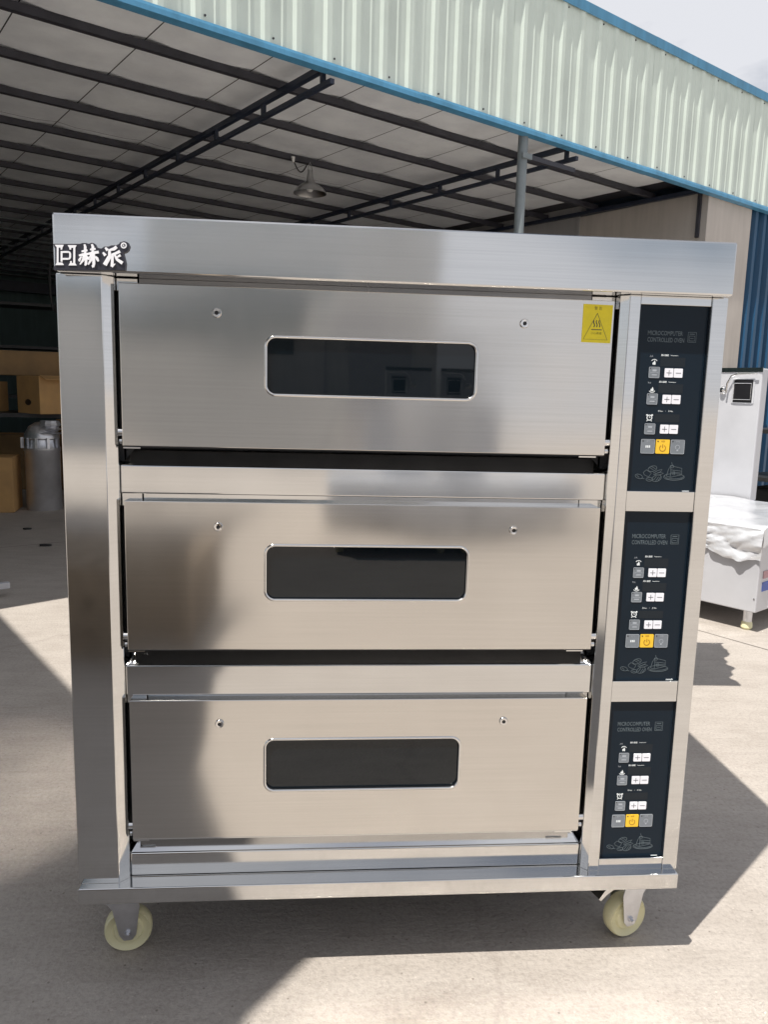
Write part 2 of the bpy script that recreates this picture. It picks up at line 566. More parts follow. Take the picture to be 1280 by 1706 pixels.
# roof deck above everything (keeps the shed dark) and its ceiling panels
obj('roof_deck', B().box(SL, SR, 0.02, TB + 0.1, 4.02, 4.06), 'blue_sheet', shed)
bays = [-9.8 + 0.713 * q for q in range(24)]
seam = [-2.86 + 0.713 * q for q in range(-5, 9)]
t_edges = [0.03 + 0.66 * 4 * q for q in range(0, 6)]
pi_ = 0
for i in range(len(seam) - 1):
    if seam[i] > SW:
        continue
    for j in range(len(t_edges) - 1):
        x0, x1 = seam[i] + 0.004, min(seam[i + 1] - 0.004, SW + 0.02)
        t0, t1 = t_edges[j] + 0.003, min(t_edges[j + 1] - 0.003, TB)
        bb = B()
        nx, ny = 5, 12
        vs = []
        for a in range(nx + 1):
            row = []
            for c in range(ny + 1):
                xx = x0 + (x1 - x0) * a / nx
                tt = t0 + (t1 - t0) * c / ny
                edge = min(a, nx - a) > 0
                sag = -0.010 * math.sin(math.pi * a / nx) * (0.6 + 0.8 * noise.noise((xx * 2, tt * 2, 3.1))) + 0.006 * noise.noise((xx * 5, tt * 5, 0))
                row.append(bb.bm.verts.new((xx, tt, roof_z(tt) + 0.045 + (sag if edge else 0.012))))
            vs.append(row)
        for a in range(nx):
            for c in range(ny):
                bb.bm.faces.new((vs[a][c], vs[a][c + 1], vs[a + 1][c + 1], vs[a + 1][c]))
        obj('ceiling_panel', bb, 'ceiling', shed, smooth=True)
        pi_ += 1
obj('ceiling_backing', B().prism_x([(0.03, roof_z(0) + 0.075), (TB, roof_z(TB) + 0.075), (TB, roof_z(TB) + 0.09), (0.03, roof_z(0) + 0.09)], SL, SW + 0.03), 'purlin', shed)
# left of the modelled panels the ceiling goes on as one sheet
obj('ceiling_sheet', B().prism_x([(0.03, roof_z(0) + 0.045), (TB, roof_z(TB) + 0.045), (TB, roof_z(TB) + 0.06), (0.03, roof_z(0) + 0.06)], SL, seam[0] - 0.004), 'ceiling', shed)
pm = B().box(SL, SW - 0.005, -0.022, 0.022, 0.0, 0.048).mesh('purlin')
pm.materials.append(M['purlin'])
tk = 0.50
while tk < TB - 1.2:
    obj('purlin', pm, 'purlin', shed, loc=(0, (tk + 4.31) * (roof_z(tk) + 0.014 - 1.2065) / 1.9935 - 4.31, roof_z(tk) - 0.010))
    tk += 0.665
for sx in (-5.9, -3.56, -1.22, 1.12, 3.075):
    tr = None
    z0 = 3.185
    rise = 0.012
    TT = TB - 0.05
    far = sx < 3
    tr = obj('truss', B().prism_x([(0.0, z0), (TT, z0 + rise * TT), (TT, z0 + rise * TT + 0.038), (0.0, z0 + 0.038)], sx - 0.02, sx + 0.02), 'truss', shed)
    if far:
        obj('bottom_chord', B().prism_x([(-0.02, z0 - 0.098), (TT, z0 - 0.098 + rise * TT), (TT, z0 - 0.068 + rise * TT), (-0.02, z0 - 0.068)], sx - 0.015, sx + 0.015), 'truss', tr)
        vm = None
        t_ = 0.09
        while t_ < TT:
            zz = z0 - 0.07 + rise * t_
            if vm is None:
                vm = B().box(-0.014, 0.014, -0.014, 0.014, 0, 0.072).mesh('strut')
                vm.materials.append(M['truss'])
            obj('strut', vm, 'truss', tr, loc=(sx, t_, zz))
            t_ += 0.78
# the pipe post that carries the eave, with its bracket arm
obj('pipe_post', B().cyl((0.545, 0.03, 0), (0.545, 0.03, 3.30), 0.038, n=24), 'post', shed, smooth=True)
obj('bracket_arm', B().prism_x([(0.0, 2.99), (0.0, 3.02), (-0.02, 3.03), (-0.02, 2.99)], 0.5, 0.6), 'post', shed)
bb = B().box(0.582, 1.12, -0.005, 0.03, 2.995, 3.03)
obj('tie_bar', bb, 'purlin', shed)
for sx in (-4.1, -8.8):
    obj('pipe_post', B().cyl((sx, 0.03, 0), (sx, 0.03, 3.30), 0.038, n=24), 'post', shed, smooth=True)
# right-hand inner wall, in panels; front wall beyond it; blue sheet cladding
obj('inner_wall', B().box(SW, SW + 0.09, 0.12, 1.58, 0, 3.20), 'wall', shed)
obj('inner_wall', B().box(SW + 0.03, SW + 0.12, 1.58, TB, 0, 3.42), 'wall_grey', shed)
obj('wall_corner_strip', B().box(SW - 0.004, SW + 0.03, 1.56, 1.60, 0, 3.205), 'wall_grey', shed)
obj('wall_rod', B().box(SW - 0.03, SW - 0.004, 0.085, 0.119, 2.78, 3.19), 'purlin', shed)
obj('wall_skirting', B().box(SW - 0.012, SW - 0.001, 0.14, 1.55, 0, 0.2), 'wall_grey', shed)
obj('front_wall', B().box(SW, 3.93, 0.02, 0.118, 0, 3.185), 'wall', shed)
obj('plinth_ledge', B().box(3.70, 4.40, -0.06, 0.018, 0, 1.50), 'purlin', shed)
bm_ = None
def clad_mesh():
    b = B()
    prof = []
    pit = 0.17
    for q in range(5):
        c = q * pit
        prof += [(c, 0.0), (c + 0.05, 0.0), (c + 0.075, -0.045), (c + 0.125, -0.045), (c + 0.15, 0.0)]
    prof.append((5 * pit, 0.0))
    for p, q in zip(prof[:-1], prof[1:]):
        b.bm.faces.new([b.bm.verts.new(c) for c in ((p[0], p[1], 0), (q[0], q[1], 0), (q[0], q[1], 3.185), (p[0], p[1], 3.185))])
        b.bm.faces.new([b.bm.verts.new(c) for c in ((q[0], q[1] + 0.003, 0), (p[0], p[1] + 0.003, 0), (p[0], p[1] + 0.003, 3.185), (q[0], q[1] + 0.003, 3.185))])
    me = b.mesh('cladding_sheet')
    me.materials.append(M['blue_sheet'])
    return me
cm = clad_mesh()
for q in range(4):
    obj('cladding_sheet', cm, 'blue_sheet', shed, loc=(3.935 + 0.85 * q, 0.06, 0))
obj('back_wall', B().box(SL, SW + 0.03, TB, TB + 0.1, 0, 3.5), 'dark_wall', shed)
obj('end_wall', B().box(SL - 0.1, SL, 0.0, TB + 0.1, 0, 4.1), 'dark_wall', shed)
obj('gable_wall', B().box(SR - 0.1, SR, 0.06, TB, 0, 4.1), 'wall', shed)
# thin rods standing in for faint far purlin streaks at left, beam at back
for q in range(9):
    tt = 6.6 + q * 0.75
    obj('streak_rod', B().cyl((-3.2, tt, roof_z(tt) - 0.06), (1.0, tt + 0.12, roof_z(tt) - 0.06), 0.012, n=8), 'post', shed)
obj('tie_beam', B().box(SL, SW, 12.6, 12.8, 3.0, 3.2), 'truss', shed)

# hanging work lamp under the third purlin
Lp = Vector((0.337, 5.832, 0))
lamp = thing('pendant_lamp', 'spun aluminium pendant work lamp hanging from a ceiling purlin', 'lamp', (Lp.x, Lp.y, 2.955))
prof = [(0.150, 0.0), (0.146, 0.012), (0.120, 0.045), (0.080, 0.075), (0.045, 0.095), (0.030, 0.125), (0.026, 0.16)]
obj('shade', B().lathe(prof + [(0.02, 0.16), (0.024, 0.125), (0.038, 0.092), (0.074, 0.071), (0.114, 0.041), (0.142, 0.008), (0.147, 0.0)], n=40, close=True), 'lamp', lamp, smooth=True)
obj('cap', B().cyl((0, 0, 0.16), (0, 0, 0.20), 0.026, 0.016), 'lamp', lamp, smooth=True)
obj('bulb', B().lathe([(0.001, 0.012), (0.018, 0.016), (0.03, 0.035), (0.028, 0.06), (0.016, 0.09), (0.014, 0.13)], n=20), 'lamp_in', lamp, smooth=True)
bb = B()
bb.tube([(-0.02, 0, 0.19), (-0.016, 0, 0.225), (0.0, 0, 0.265), (0.012, 0, 0.235), (0.02, 0, 0.19)], 0.004, 8)
obj('hanger', bb, 'lamp', lamp, smooth=True)
bb = B()
pts = []
for q in range(13):
    f = q / 12
    pts.append((-0.02 - 0.13 * f, 0.02 * f, 0.262 - 0.09 * math.sin(math.pi * f) + 0.02 * f))
bb.tube(pts, 0.0055, 8)
obj('cable', bb, 'rubber', lamp, smooth=True)
obj('cable_plug', B().cyl((-0.150, 0.02, 0.262), (-0.153, 0.02, 0.31), 0.010, 0.018, 12), 'lamp_in', lamp, smooth=True)

# ------------------------------------------------------------------ lean-to roof off to the left: it shades the lower left yard
wing = thing('lean_to_canopy', 'flat lean-to canopy on posts whose shadow falls across the lower left yard', 'canopy', (-3.5, -2.0, 0), 0, world=True)
off = Vector((-0.405, -0.35)) * 3.15
A0 = Vector((-1.75, 3.39)) + off
A1 = Vector((0.47, 0.06)) + off
Bm = Vector((0.33, -0.12)) + off
Bn = Vector((0.08, -0.9)) + off
B1 = Vector((-0.30, -6.5)) + off
poly = [(A0.x, A0.y), (A1.x, A1.y), (Bm.x, Bm.y), (Bn.x, Bn.y), (B1.x, B1.y), (-4.9, -7.7), (-4.3, -2.6), (A1.x - 1.75, A1.y - 1.0), (A0.x - 1.35, A0.y - 0.86)]
obj('roof_sheet', B().prism_z(poly[::-1], 3.15, 3.19), 'blue_trim', wing)
obj('roof_lining', B().prism_z([(p[0] * 0.985 - 0.08, p[1]) for p in poly[::-1]], 3.135, 3.147), 'purlin', wing)
for q in ((-2.6, -7.2), (-4.7, -7.3), (-4.1, -2.7), (-4.2, 1.4)):
    obj('post', B().cyl((q[0], q[1], 0), (q[0], q[1], 3.14), 0.045, n=16), 'post', wing, smooth=True)

# ------------------------------------------------------------------ the deck oven
oven = thing('deck_oven', 'tall three-deck stainless steel baking oven on castors with three control panels', 'oven', (0.62, 0.4, 0), 0, world=True)
YD, YB_ = 0.008, 0.022
ZB0, ZB1 = 0.1861, 0.2201
# hood
hb = B().box(0.0063, 1.2336, -0.028, 0.84, 1.4012, 1.4974)
obj('top_hood', hb, 'steel', oven, bevel=0.0035, seg=3)
# posts, strips, sides
obj('corner_post', B().prism_z([(0.0, 0.0), (0.079, 0.0), (0.0965, 0.0175), (0.0965, 0.10), (0.0, 0.10)], ZB1 - 0.0005, 1.4010), 'steel', oven, bevel=0.0015)
obj('inner_post', B().prism_z([(1.0475, 0.0), (1.0697, 0.0), (1.0697, 0.10), (1.0335, 0.10), (1.0335, 0.0145)], ZB1 - 0.0005, 1.4010), 'steel', oven, bevel=0.0015)
obj('corner_post', B().box(1.2087, 1.2405, 0.0, 0.10, ZB1 - 0.0005, 1.4010), 'steel', oven, bevel=0.0015)
obj('side_panel', B().box(0.001, 0.012, 0.102, 0.82, ZB1, 1.4010), 'steel_side', oven, bevel=0.001)
obj('side_panel', B().box(1.2285, 1.2395, 0.102, 0.82, ZB1, 1.4010), 'steel_side', oven, bevel=0.001)
obj('back_panel', B().box(0.014, 1.2265, 0.808, 0.819, ZB1, 1.4010), 'steel', oven)
obj('oven_body', B().box(0.0985, 1.0315, 0.066, 0.80, ZB1 + 0.001, 1.4008), 'dark_metal', oven)
obj('control_box', B().box(1.0699, 1.2085, 0.016, 0.78, ZB1 + 0.001, 1.4008), 'dark_metal', oven)
# base tray
obj('base_tray', B().box(0.0032, 1.2366, -0.0186, 0.83, ZB0, ZB1), 'steel', oven, bevel=0.0025, seg=3)

def rrect(x0, x1, z0, z1, r, n=8):
    p = []
    for cx, cz, a0 in ((x1 - r, z1 - r, 0), (x0 + r, z1 - r, 90), (x0 + r, z0 + r, 180), (x1 - r, z0 + r, 270)):
        for q in range(n + 1):
            a = R(a0 + 90 * q / n)
            p.append((cx + r * math.cos(a), cz + r * math.sin(a)))
    return p

def door_mesh(x0, x1, z0, z1, hole, y0, y1):
    b = B()
    bm = b.bm
    def fillface(y):
        out = []
        nseg = 16
        for (pa, pb) in (((x0, z0), (x1, z0)), ((x1, z0), (x1, z1)), ((x1, z1), (x0, z1)), ((x0, z1), (x0, z0))):
            out.append(bm.verts.new((pa[0], y, pa[1])))
        inn = [bm.verts.new((p[0], y, p[1])) for p in hole]
        ed = []
        for lp in (out, inn):
            for i in range(len(lp)):
                ed.append(bm.edges.new((lp[i], lp[(i + 1) % len(lp)])))
        bmesh.ops.triangle_fill(bm, use_beauty=True, use_dissolve=False, edges=ed)
        return out, inn
    fo, fi = fillface(y0)
    bo, bi = fillface(y1)
    for a, c in ((fo, bo), (fi, bi)):
        for i in range(len(a)):
            bm.faces.new((a[i], a[(i + 1) % len(a)], c[(i + 1) % len(a)], c[i]))
    return b

DX0, DX1 = 0.1058, 1.0222
decks = [(1.0974, 1.3895, 1.1971, 1.3037, 1.342), (0.7048, 0.9948, 0.8048, 0.9134, 0.9476), (0.3087, 0.6013, 0.4086, 0.5192, 0.5531)]
door_lab = ['top', 'middle', 'bottom']
for di, (z0, z1, w0, w1, zb) in enumerate(decks):
    hole = rrect(0.3695, 0.7612, w0 + 0.0015, w1 - 0.0015, 0.0175)
    d = obj('door', door_mesh(DX0, DX1, z0, z1, hole, YD, YD + 0.045), 'steel_door', oven, bevel=0.0012)
    obj('window_glass', B().prism_y(rrect(0.366, 0.765, w0 - 0.002, w1 + 0.002, 0.02), YD + 0.006, YD + 0.012), 'glass', d)
    ring = [(p[0], YD + 0.0005, p[1]) for p in rrect(0.3682, 0.7624, w0 + 0.0003, w1 - 0.0003, 0.0185, 10)]
    obj('window_frame', B().tube(ring, 0.0030, 10, closed=True), 'polished', d, smooth=True)
    for bx in (0.2797, 0.8499):
        bo = obj('handle_bolt', B().lathe([(0.0036, 0.002), (0.0038, -0.004), (0.0074, -0.0042), (0.0088, -0.002), (0.0088, 0.001)], (bx, YD, zb), 'Y', 20), 'polished', d, smooth=True)
        obj('bolt_socket', B().cyl((bx, YD - 0.0022, zb), (bx, YD - 0.0005, zb), 0.0038, n=12), 'black', bo)
    for (tx0, tx1) in ((DX0 + 0.001, DX0 + 0.032), (DX1 - 0.050, DX1 - 0.016)):
        obj('bottom_tab', B().box(tx0, tx1, YD + 0.002, YD + 0.005, z0 - 0.0048, z0 - 0.0022), 'steel', d)
    obj('bottom_flange', B().box(DX0 + 0.001, DX1 - 0.001, YD + 0.0015, YD + 0.044, z0 - 0.0020, z0 - 0.0004), 'dark_metal' if di < 2 else 'steel', d)  # upper two dark: shade mirrored in the sills is put into their colour
    for (hx0, hx1) in ((0.0967, DX0 - 0.0006), (DX1 + 0.0006, 1.0333)):
        hz = z0 + 0.0245
        hg = obj('hinge_pin', B().cyl((hx0, YD + 0.012, hz), (hx1, YD + 0.012, hz), 0.0075, n=18), 'polished', oven, smooth=True)
        obj('hinge_collar', B().cyl((hx0 + 0.002, YD + 0.012, hz - 0.017), (hx1 - 0.002, YD + 0.012, hz - 0.017), 0.0055, n=14), 'steel', hg, smooth=True)
    # rail above the door with end brackets
    top = 1.4008 if di == 0 else (1.0068 if di == 1 else 0.6063)
    obj('header_rail', B().box(DX0 + 0.031, DX1 - 0.037, 0.034, 0.064, z1 - 0.012, top + (0 if di == 0 else 0.01)), 'shaded_steel' if di == 0 else 'steel', oven)  # top rail darker: shade under the hood put into its steel
    for (tx0, tx1, yy) in ((0.0975, DX0 + 0.029, 0.028), (DX1 - 0.035, 1.0325, 0.036)):
        obj('header_bracket', B().box(tx0, tx1, yy, 0.064, z1 - 0.012, top + (-0.001 if di == 0 else 0.008)), 'steel', oven, bevel=0.001)

# cross bars with sloping sills below the doors
for (z0, z1, zt) in ((1.0068, 1.0613, 1.0930), (0.6063, 0.6688, 0.7005), (ZB1 + 0.0005, 0.2696, 0.3045)):
    cb = obj('cross_bar', B().box(0.0967, 1.0333, YB_, 0.064, z0, z1), 'steel', oven, bevel=0.003, seg=3)
    b = B()
    lo = [(0.0972, YB_ + 0.004, z1 - 0.001), (1.0328, YB_ + 0.004, z1 - 0.001)]
    hi = [(0.118, 0.055, zt - 0.004), (1.012, 0.055, zt - 0.004)]
    bk = [(0.118, 0.0655, zt - 0.004), (1.012, 0.0655, zt - 0.004)]
    bl = [(0.0972, 0.0655, z1 - 0.001), (1.0328, 0.0655, z1 - 0.001)]
    V = [b.bm.verts.new(p) for p in lo + hi + bk + bl]
    for f in ((0, 1, 3, 2), (2, 3, 5, 4), (4, 5, 7, 6), (0, 2, 4, 6), (1, 7, 5, 3)):
        b.bm.faces.new([V[q] for q in f])
    obj('sloping_sill', b, 'steel', cb)
# strips between the control panels
for (z0, z1) in ((1.3845, 1.4010), (0.9895, 1.0297), (0.5950, 0.6392), (ZB1 - 0.0002, 0.2460)):
    obj('panel_strip', B().box(1.0700, 1.2084, 0.0015, 0.015, z0, z1), 'steel', oven, bevel=0.001)

# ---- control panels with their print
YP = 0.010
def rbox(x0, x1, z0, z1, y0, y1, r):
    return B().prism_y(rrect(x0, x1, z0, z1, r, 4), y0, y1)
def curve(fn, n=24, a=0.0, c=1.0):
    return [fn(a + (c - a) * q / n) for q in range(n + 1)]
def food_art(x, z):
    """cake slice on a plate, and a heap of bread and croissants, as thin lines"""
    b = B()
    k = 0.00083 / 7.1      # metres per sketch unit
    def P(u, v):
        return (x + (u - 520) * k * 1.33, z - (v - 800) * k * 1.33)
    cnt = [0]
    def L(pts, wd=0.00072):
        cnt[0] += 1
        b.ribbon([P(*p) for p in pts], wd, YP - 0.0005 - 0.00002 * cnt[0], 0.0003)
    el = lambda cx, cy, rx, ry, a=0, c=1, rot=0: curve(lambda f: (cx + rx * math.cos(2 * math.pi * f) * math.cos(rot) - ry * math.sin(2 * math.pi * f) * math.sin(rot), cy + rx * math.cos(2 * math.pi * f) * math.sin(rot) + ry * math.sin(2 * math.pi * f) * math.cos(rot)), 26, a, c)
    L(el(705, 850, 137, 42)); L(el(705, 838, 128, 36, 0.02, 0.55)); L(el(708, 860, 112, 30, 0.05, 0.45))
    L([(605, 840), (625, 760), (650, 705), (800, 740), (805, 820), (655, 855), (605, 840)])
    L([(650, 705), (660, 775), (655, 855)]); L([(660, 760), (800, 775)]); L([(660, 790), (803, 800)])
    L(el(672, 718, 20, 16)); L([(672, 702), (660, 665)]); L([(690, 770), (690, 825), (708, 825), (708, 775)])
    L([(300, 800), (335, 765), (405, 805), (375, 855), (315, 830), (300, 800)])
    L(el(415, 750, 58, 34, 0, 1, -0.3)); L([(375, 735), (430, 765)]); L([(400, 722), (455, 750)])
    L(el(480, 870, 62, 40, 0, 1, -0.35)); L([(440, 895), (475, 845)]); L([(470, 905), (505, 850)]); L([(500, 900), (530, 850)])
    L(el(385, 885, 42, 24)); L([(360, 880), (410, 895)])
    L([(430, 805), (490, 770), (545, 755), (520, 790), (450, 815)]); L([(450, 815), (530, 790), (565, 805), (500, 830), (430, 820)])
    L(el(245, 850, 50, 26, 0, 1, 0.3)); L([(215, 835), (250, 862)]); L([(280, 870), (320, 880)])
    return b
def flame(x, z, s, up):
    b = B()
    pts = [(-0.30, -0.5), (-0.42, -0.15), (-0.2, 0.15), (-0.12, 0.0), (0.06, 0.55), (0.22, 0.25), (0.34, -0.1), (0.30, -0.5), (0.08, -0.5), (0.0, -0.22), (-0.1, -0.5)]
    b.prism_y([(x + p[0] * s, z + p[1] * s) for p in pts], YP - 0.0006, YP - 0.0002)
    if up:
        b.ribbon([(x + s * 0.75 * math.cos(R(a)), z + s * 0.05 + s * 0.7 * math.sin(R(a))) for a in range(30, 155, 12)], s * 0.14, YP - 0.0006, 0.0004)
    else:
        b.ribbon([(x + s * 0.75 * math.cos(R(a)), z - s * 0.1 + s * 0.65 * math.sin(R(a))) for a in range(205, 340, 12)], s * 0.14, YP - 0.0006, 0.0004)
    return b
def clock(x, z, s):
    b = B()
    b.ribbon([(x + s * 0.5 * math.cos(R(a)), z + s * 0.5 * math.sin(R(a))) for a in range(0, 361, 20)], s * 0.17, YP - 0.0006, 0.0004)
    for q in (-1, 1):
        b.prism_y([(x + q * s * 0.52 + s * 0.2 * math.cos(R(a)), z + s * 0.52 + s * 0.16 * math.sin(R(a))) for a in range(0, 360, 40)], YP - 0.0006, YP - 0.0002)
        b.ribbon([(x + q * s * 0.3, z - s * 0.45), (x + q * s * 0.5, z - s * 0.7)], s * 0.15, YP - 0.0006, 0.0004)
    b.ribbon([(x, z + s * 0.28), (x, z), (x + s * 0.2, z)], s * 0.12, YP - 0.0006, 0.0004)
    return b
panel_spans = [(1.0265, 1.3850), (0.6360, 0.9898), (0.2425, 0.5954)]
for di, (pz0, pz1) in enumerate(panel_spans):
    o0 = -0.3948 * di           # everything on a panel repeats deck by deck
    pan = obj('control_panel', B().box(1.0702, 1.2083, YP, 0.0155, pz0, pz1), 'panel', oven)
    a = 1.259 + o0
    # title
    ink = 'ink_line'
    obj('title_print', text_mesh('MICROCOMPUTER', 0.0085, 1.0915, a + 0.0700, YP - 0.0004, width=0.0690, bold=0.006), ink, pan)
    obj('title_print', text_mesh('CONTROLLED OVEN', 0.0085, 1.0915, a + 0.0575, YP - 0.0004, width=0.0730, bold=0.006), ink, pan)
    ib = B()
    for (q0, q1, r0, r1) in ((1.1715, 1.1875, 0.0590, 0.0775), (1.1740, 1.1850, 0.0615, 0.0705)):
        c = [(q0, a + r0), (q1, a + r0), (q1, a + r1), (q0, a + r1), (q0, a + r0)]
        ib.ribbon(c, 0.0009, YP - 0.0005, 0.0003)
    ib.ribbon([(1.1745, a + 0.0742), (1.1845, a + 0.0742)], 0.0012, YP - 0.0005, 0.0003)
    ib.ribbon([(1.1762, a + 0.066), (1.1828, a + 0.066)], 0.0008, YP - 0.0005, 0.0003)
    obj('oven_symbol', ib, ink, pan)
    rows = [(0.0, '面火温度', '上火', True), (-0.0505, '底火温度', '下火', False)]
    for dz, cap, lab, up in rows:
        zz = a + dz
        obj('display', B().box(1.1205, 1.1700, YP - 0.0003, YP + 0.001, zz + 0.0122, zz + 0.0292), 'display', pan)
        obj('caption_print', text_mesh(cap, 0.0038, 1.1212, zz + 0.0312, YP - 0.0004, bold=0.02), 'ink_white', pan)
        obj('caption_print', text_mesh('Temperature', 0.0022, 1.1400, zz + 0.0316, YP - 0.0004, width=0.0150, bold=0.02), 'ink_white', pan)
        obj('caption_print', text_mesh(lab, 0.0034, 1.0985, zz + 0.0290, YP - 0.0004, bold=0.01), 'ink_pale', pan)
        obj('flame_symbol', flame(1.1085, zz + 0.0185, 0.0082, up), 'ink_white', pan)
    zz = a - 0.108
    obj('display', B().box(1.1175, 1.1680, YP - 0.0003, YP + 0.001, zz + 0.0135, zz + 0.0290), 'display', pan)
    obj('caption_print', text_mesh('时 Hour', 0.0036, 1.1240, zz + 0.0330, YP - 0.0004, bold=0.01, width=0.0095), 'ink_white', pan)
    obj('caption_print', text_mesh('分 Min', 0.0036, 1.1440, zz + 0.0330, YP - 0.0004, bold=0.01, width=0.0095), 'ink_white', pan)
    obj('caption_print', text_mesh(':', 0.0024, 1.1385, zz + 0.0335, YP - 0.0004), 'ink_white', pan)
    obj('clock_symbol', clock(1.1075, zz + 0.0215, 0.0098), 'ink_white', pan)
    for r_i, dz in enumerate((0.0, -0.0505, -0.108)):
        zz = a + dz
        gk = obj('grey_key', rbox(1.0992, 1.1202, zz - 0.0103, zz + 0.0103, YP - 0.0012, YP + 0.001, 0.0016), 'btn_grey', pan)
        fr = [(p[0], p[1]) for p in rrect(1.0994, 1.1200, zz - 0.0101, zz + 0.0101, 0.0016, 3)]
        obj('key_border', B().ribbon(fr + fr[:1], 0.0007, YP - 0.0015, 0.0003), 'ink_pale', gk)
        kb = B()
        kb.box(1.1060, 1.1140, YP - 0.0015, YP - 0.0011, zz + 0.0018, zz + 0.0055)
        kb.box(1.1020, 1.1175, YP - 0.0015, YP - 0.0011, zz - 0.0008, zz - 0.0001)
        kb.box(1.1050, 1.1150, YP - 0.0015, YP - 0.0011, zz - 0.0058, zz - 0.0035)
        obj('key_print', kb, 'ink_pale', gk)
        obj('key_led', B().cyl((1.1015, YP - 0.0016, zz + 0.0078), (1.1015, YP - 0.001, zz + 0.0078), 0.0010, n=8), 'black', gk)
        pk = obj('plus_key', rbox(1.1306, 1.1478, zz - 0.0086, zz + 0.0086, YP - 0.0012, YP + 0.001, 0.0014), 'btn_white', pan)
        pb = B()
        pb.box(1.1342, 1.1442, YP - 0.0016, YP - 0.0011, zz - 0.0004, zz + 0.0004)
        pb.box(1.1388, 1.1396, YP - 0.0016, YP - 0.0011, zz + 0.0005, zz + 0.0050)
        pb.box(1.1388, 1.1396, YP - 0.0016, YP - 0.0011, zz - 0.0050, zz - 0.0005)
        obj('plus_mark', pb, 'ink_dark', pk)
        mk = obj('minus_key', rbox(1.1492, 1.1664, zz - 0.0086, zz + 0.0086, YP - 0.0012, YP + 0.001, 0.0014), 'btn_white', pan)
        obj('minus_mark', B().box(1.1526, 1.1630, YP - 0.0016, YP - 0.0011, zz - 0.0004, zz + 0.0004), 'ink_dark', mk)
    zz = a - 0.1420
    for bx, mt, nm in ((1.1083, 'btn_grey', 'grey_key'), (1.1384, 'btn_yellow', 'power_key'), (1.1686, 'btn_grey', 'grey_key')):
        kk = obj(nm, rbox(bx - 0.0138, bx + 0.0138, zz - 0.0138, zz + 0.0138, YP - 0.0013, YP + 0.001, 0.0018), mt, pan)
        if nm == 'grey_key':
            fr = rrect(bx - 0.0135, bx + 0.0135, zz - 0.0135, zz + 0.0135, 0.0018, 3)
            obj('key_border', B().ribbon(fr + fr[:1], 0.0008, YP - 0.0016, 0.0003), 'ink_pale', kk)
        obj('key_led', B().cyl((bx - 0.0102, YP - 0.0018, zz + 0.0102), (bx - 0.0102, YP - 0.001, zz + 0.0102), 0.0013, n=8), 'black', kk)
        if nm == 'power_key':
            pw = B()
            pw.ribbon([(bx + 0.0060 * math.sin(R(q)), zz - 0.0030 + 0.0060 * math.cos(R(q))) for q in range(32, 330, 14)], 0.0012, YP - 0.0017, 0.0005)
            pw.ribbon([(bx, zz + 0.0045), (bx, zz - 0.0025)], 0.0012, YP - 0.0017, 0.0005)
            obj('power_mark', pw, 'ink_orange', kk)
            obj('key_print', text_mesh('电源', 0.0035, bx, zz + 0.0085, YP - 0.0016, align='CENTER'), 'ink_orange', kk)
        elif bx < 1.12:
            obj('key_print', text_mesh('蒸汽', 0.0035, bx, zz + 0.0085, YP - 0.0017, align='CENTER'), 'ink_pale', kk)
            kb = B()
            for q in (-1, 0, 1):
                kb.box(bx + q * 0.0034 - 0.0011, bx + q * 0.0034 + 0.0011, YP - 0.0017, YP - 0.0012, zz - 0.0028, zz + 0.0018)
            obj('key_mark', kb, 'ink_white', kk)
        else:
            obj('key_print', text_mesh('照明', 0.0035, bx, zz + 0.0085, YP - 0.0017, align='CENTER'), 'ink_pale', kk)
            kb = B()
            kb.ribbon([(bx + 0.0042 * math.sin(R(q)), zz - 0.0010 + 0.0042 * math.cos(R(q))) for q in range(-150, 151, 15)], 0.0009, YP - 0.0017, 0.0004)
            kb.box(bx - 0.0016, bx + 0.0016, YP - 0.0017, YP - 0.0012, zz - 0.0085, zz - 0.0053)
            obj('key_mark', kb, 'ink_pale', kk)
    obj('food_drawing', food_art(1.1380, a - 0.1935), 'ink_line', pan)
    obj('small_print', B().box(1.1860, 1.2000, YP - 0.0004, YP + 0.0005, pz0 + 0.0035, pz0 + 0.0043), 'ink_white', pan)

# ---- brand badge on the hood
YL = -0.0345
LX, LZ, LK = 0.0006, 1.4606, 0.0001258
def LP(u, v):
    return (LX + u * LK - 0.000005 * v, LZ - v * LK * 0.99 + 0.0000052 * u)
badge = obj('brand_badge', B().prism_y([LP(*p) for p in ((66, 130), (430, 130), (462, 119), (505, 120), (545, 132), (585, 114), (625, 132), (650, 180), (712, 196), (755, 166), (812, 166), (850, 150), (915, 150), (948, 132), (965, 108), (1015, 95), (1068, 115), (1092, 165), (1078, 215), (1045, 246), (1010, 256), (1030, 330), (1046, 400), (1038, 488), (80, 486), (74, 445), (96, 420), (94, 200))][::-1], -0.0330, -0.0283), 'badge_black', oven, bevel=0.0006)
em = B()
em.prism_y([LP(*p) for p in ((95, 148), (215, 148), (197, 182), (192, 212), (174, 212), (172, 185), (146, 185), (146, 384), (196, 384), (218, 418), (105, 418), (122, 384), (122, 182))], YL, -0.0331)
em.prism_y([LP(*p) for p in ((385, 153), (265, 153), (288, 188), (293, 212), (312, 212), (314, 188), (342, 188), (342, 390), (322, 390), (320, 364), (302, 364), (300, 388), (278, 423), (388, 423), (368, 390), (368, 188))], YL, -0.0331)
for pts in ([(186, 372), (186, 231)], [(197.5, 243), (276, 243)], [(276, 243), (292, 250), (300, 266), (300, 312), (292, 328), (276, 335)], [(276, 335), (197.5, 335)]):
    em.ribbon([LP(*p) for p in pts], 24 * LK, YL, 0.0014)
obj('emblem', em, 'badge_white', badge)
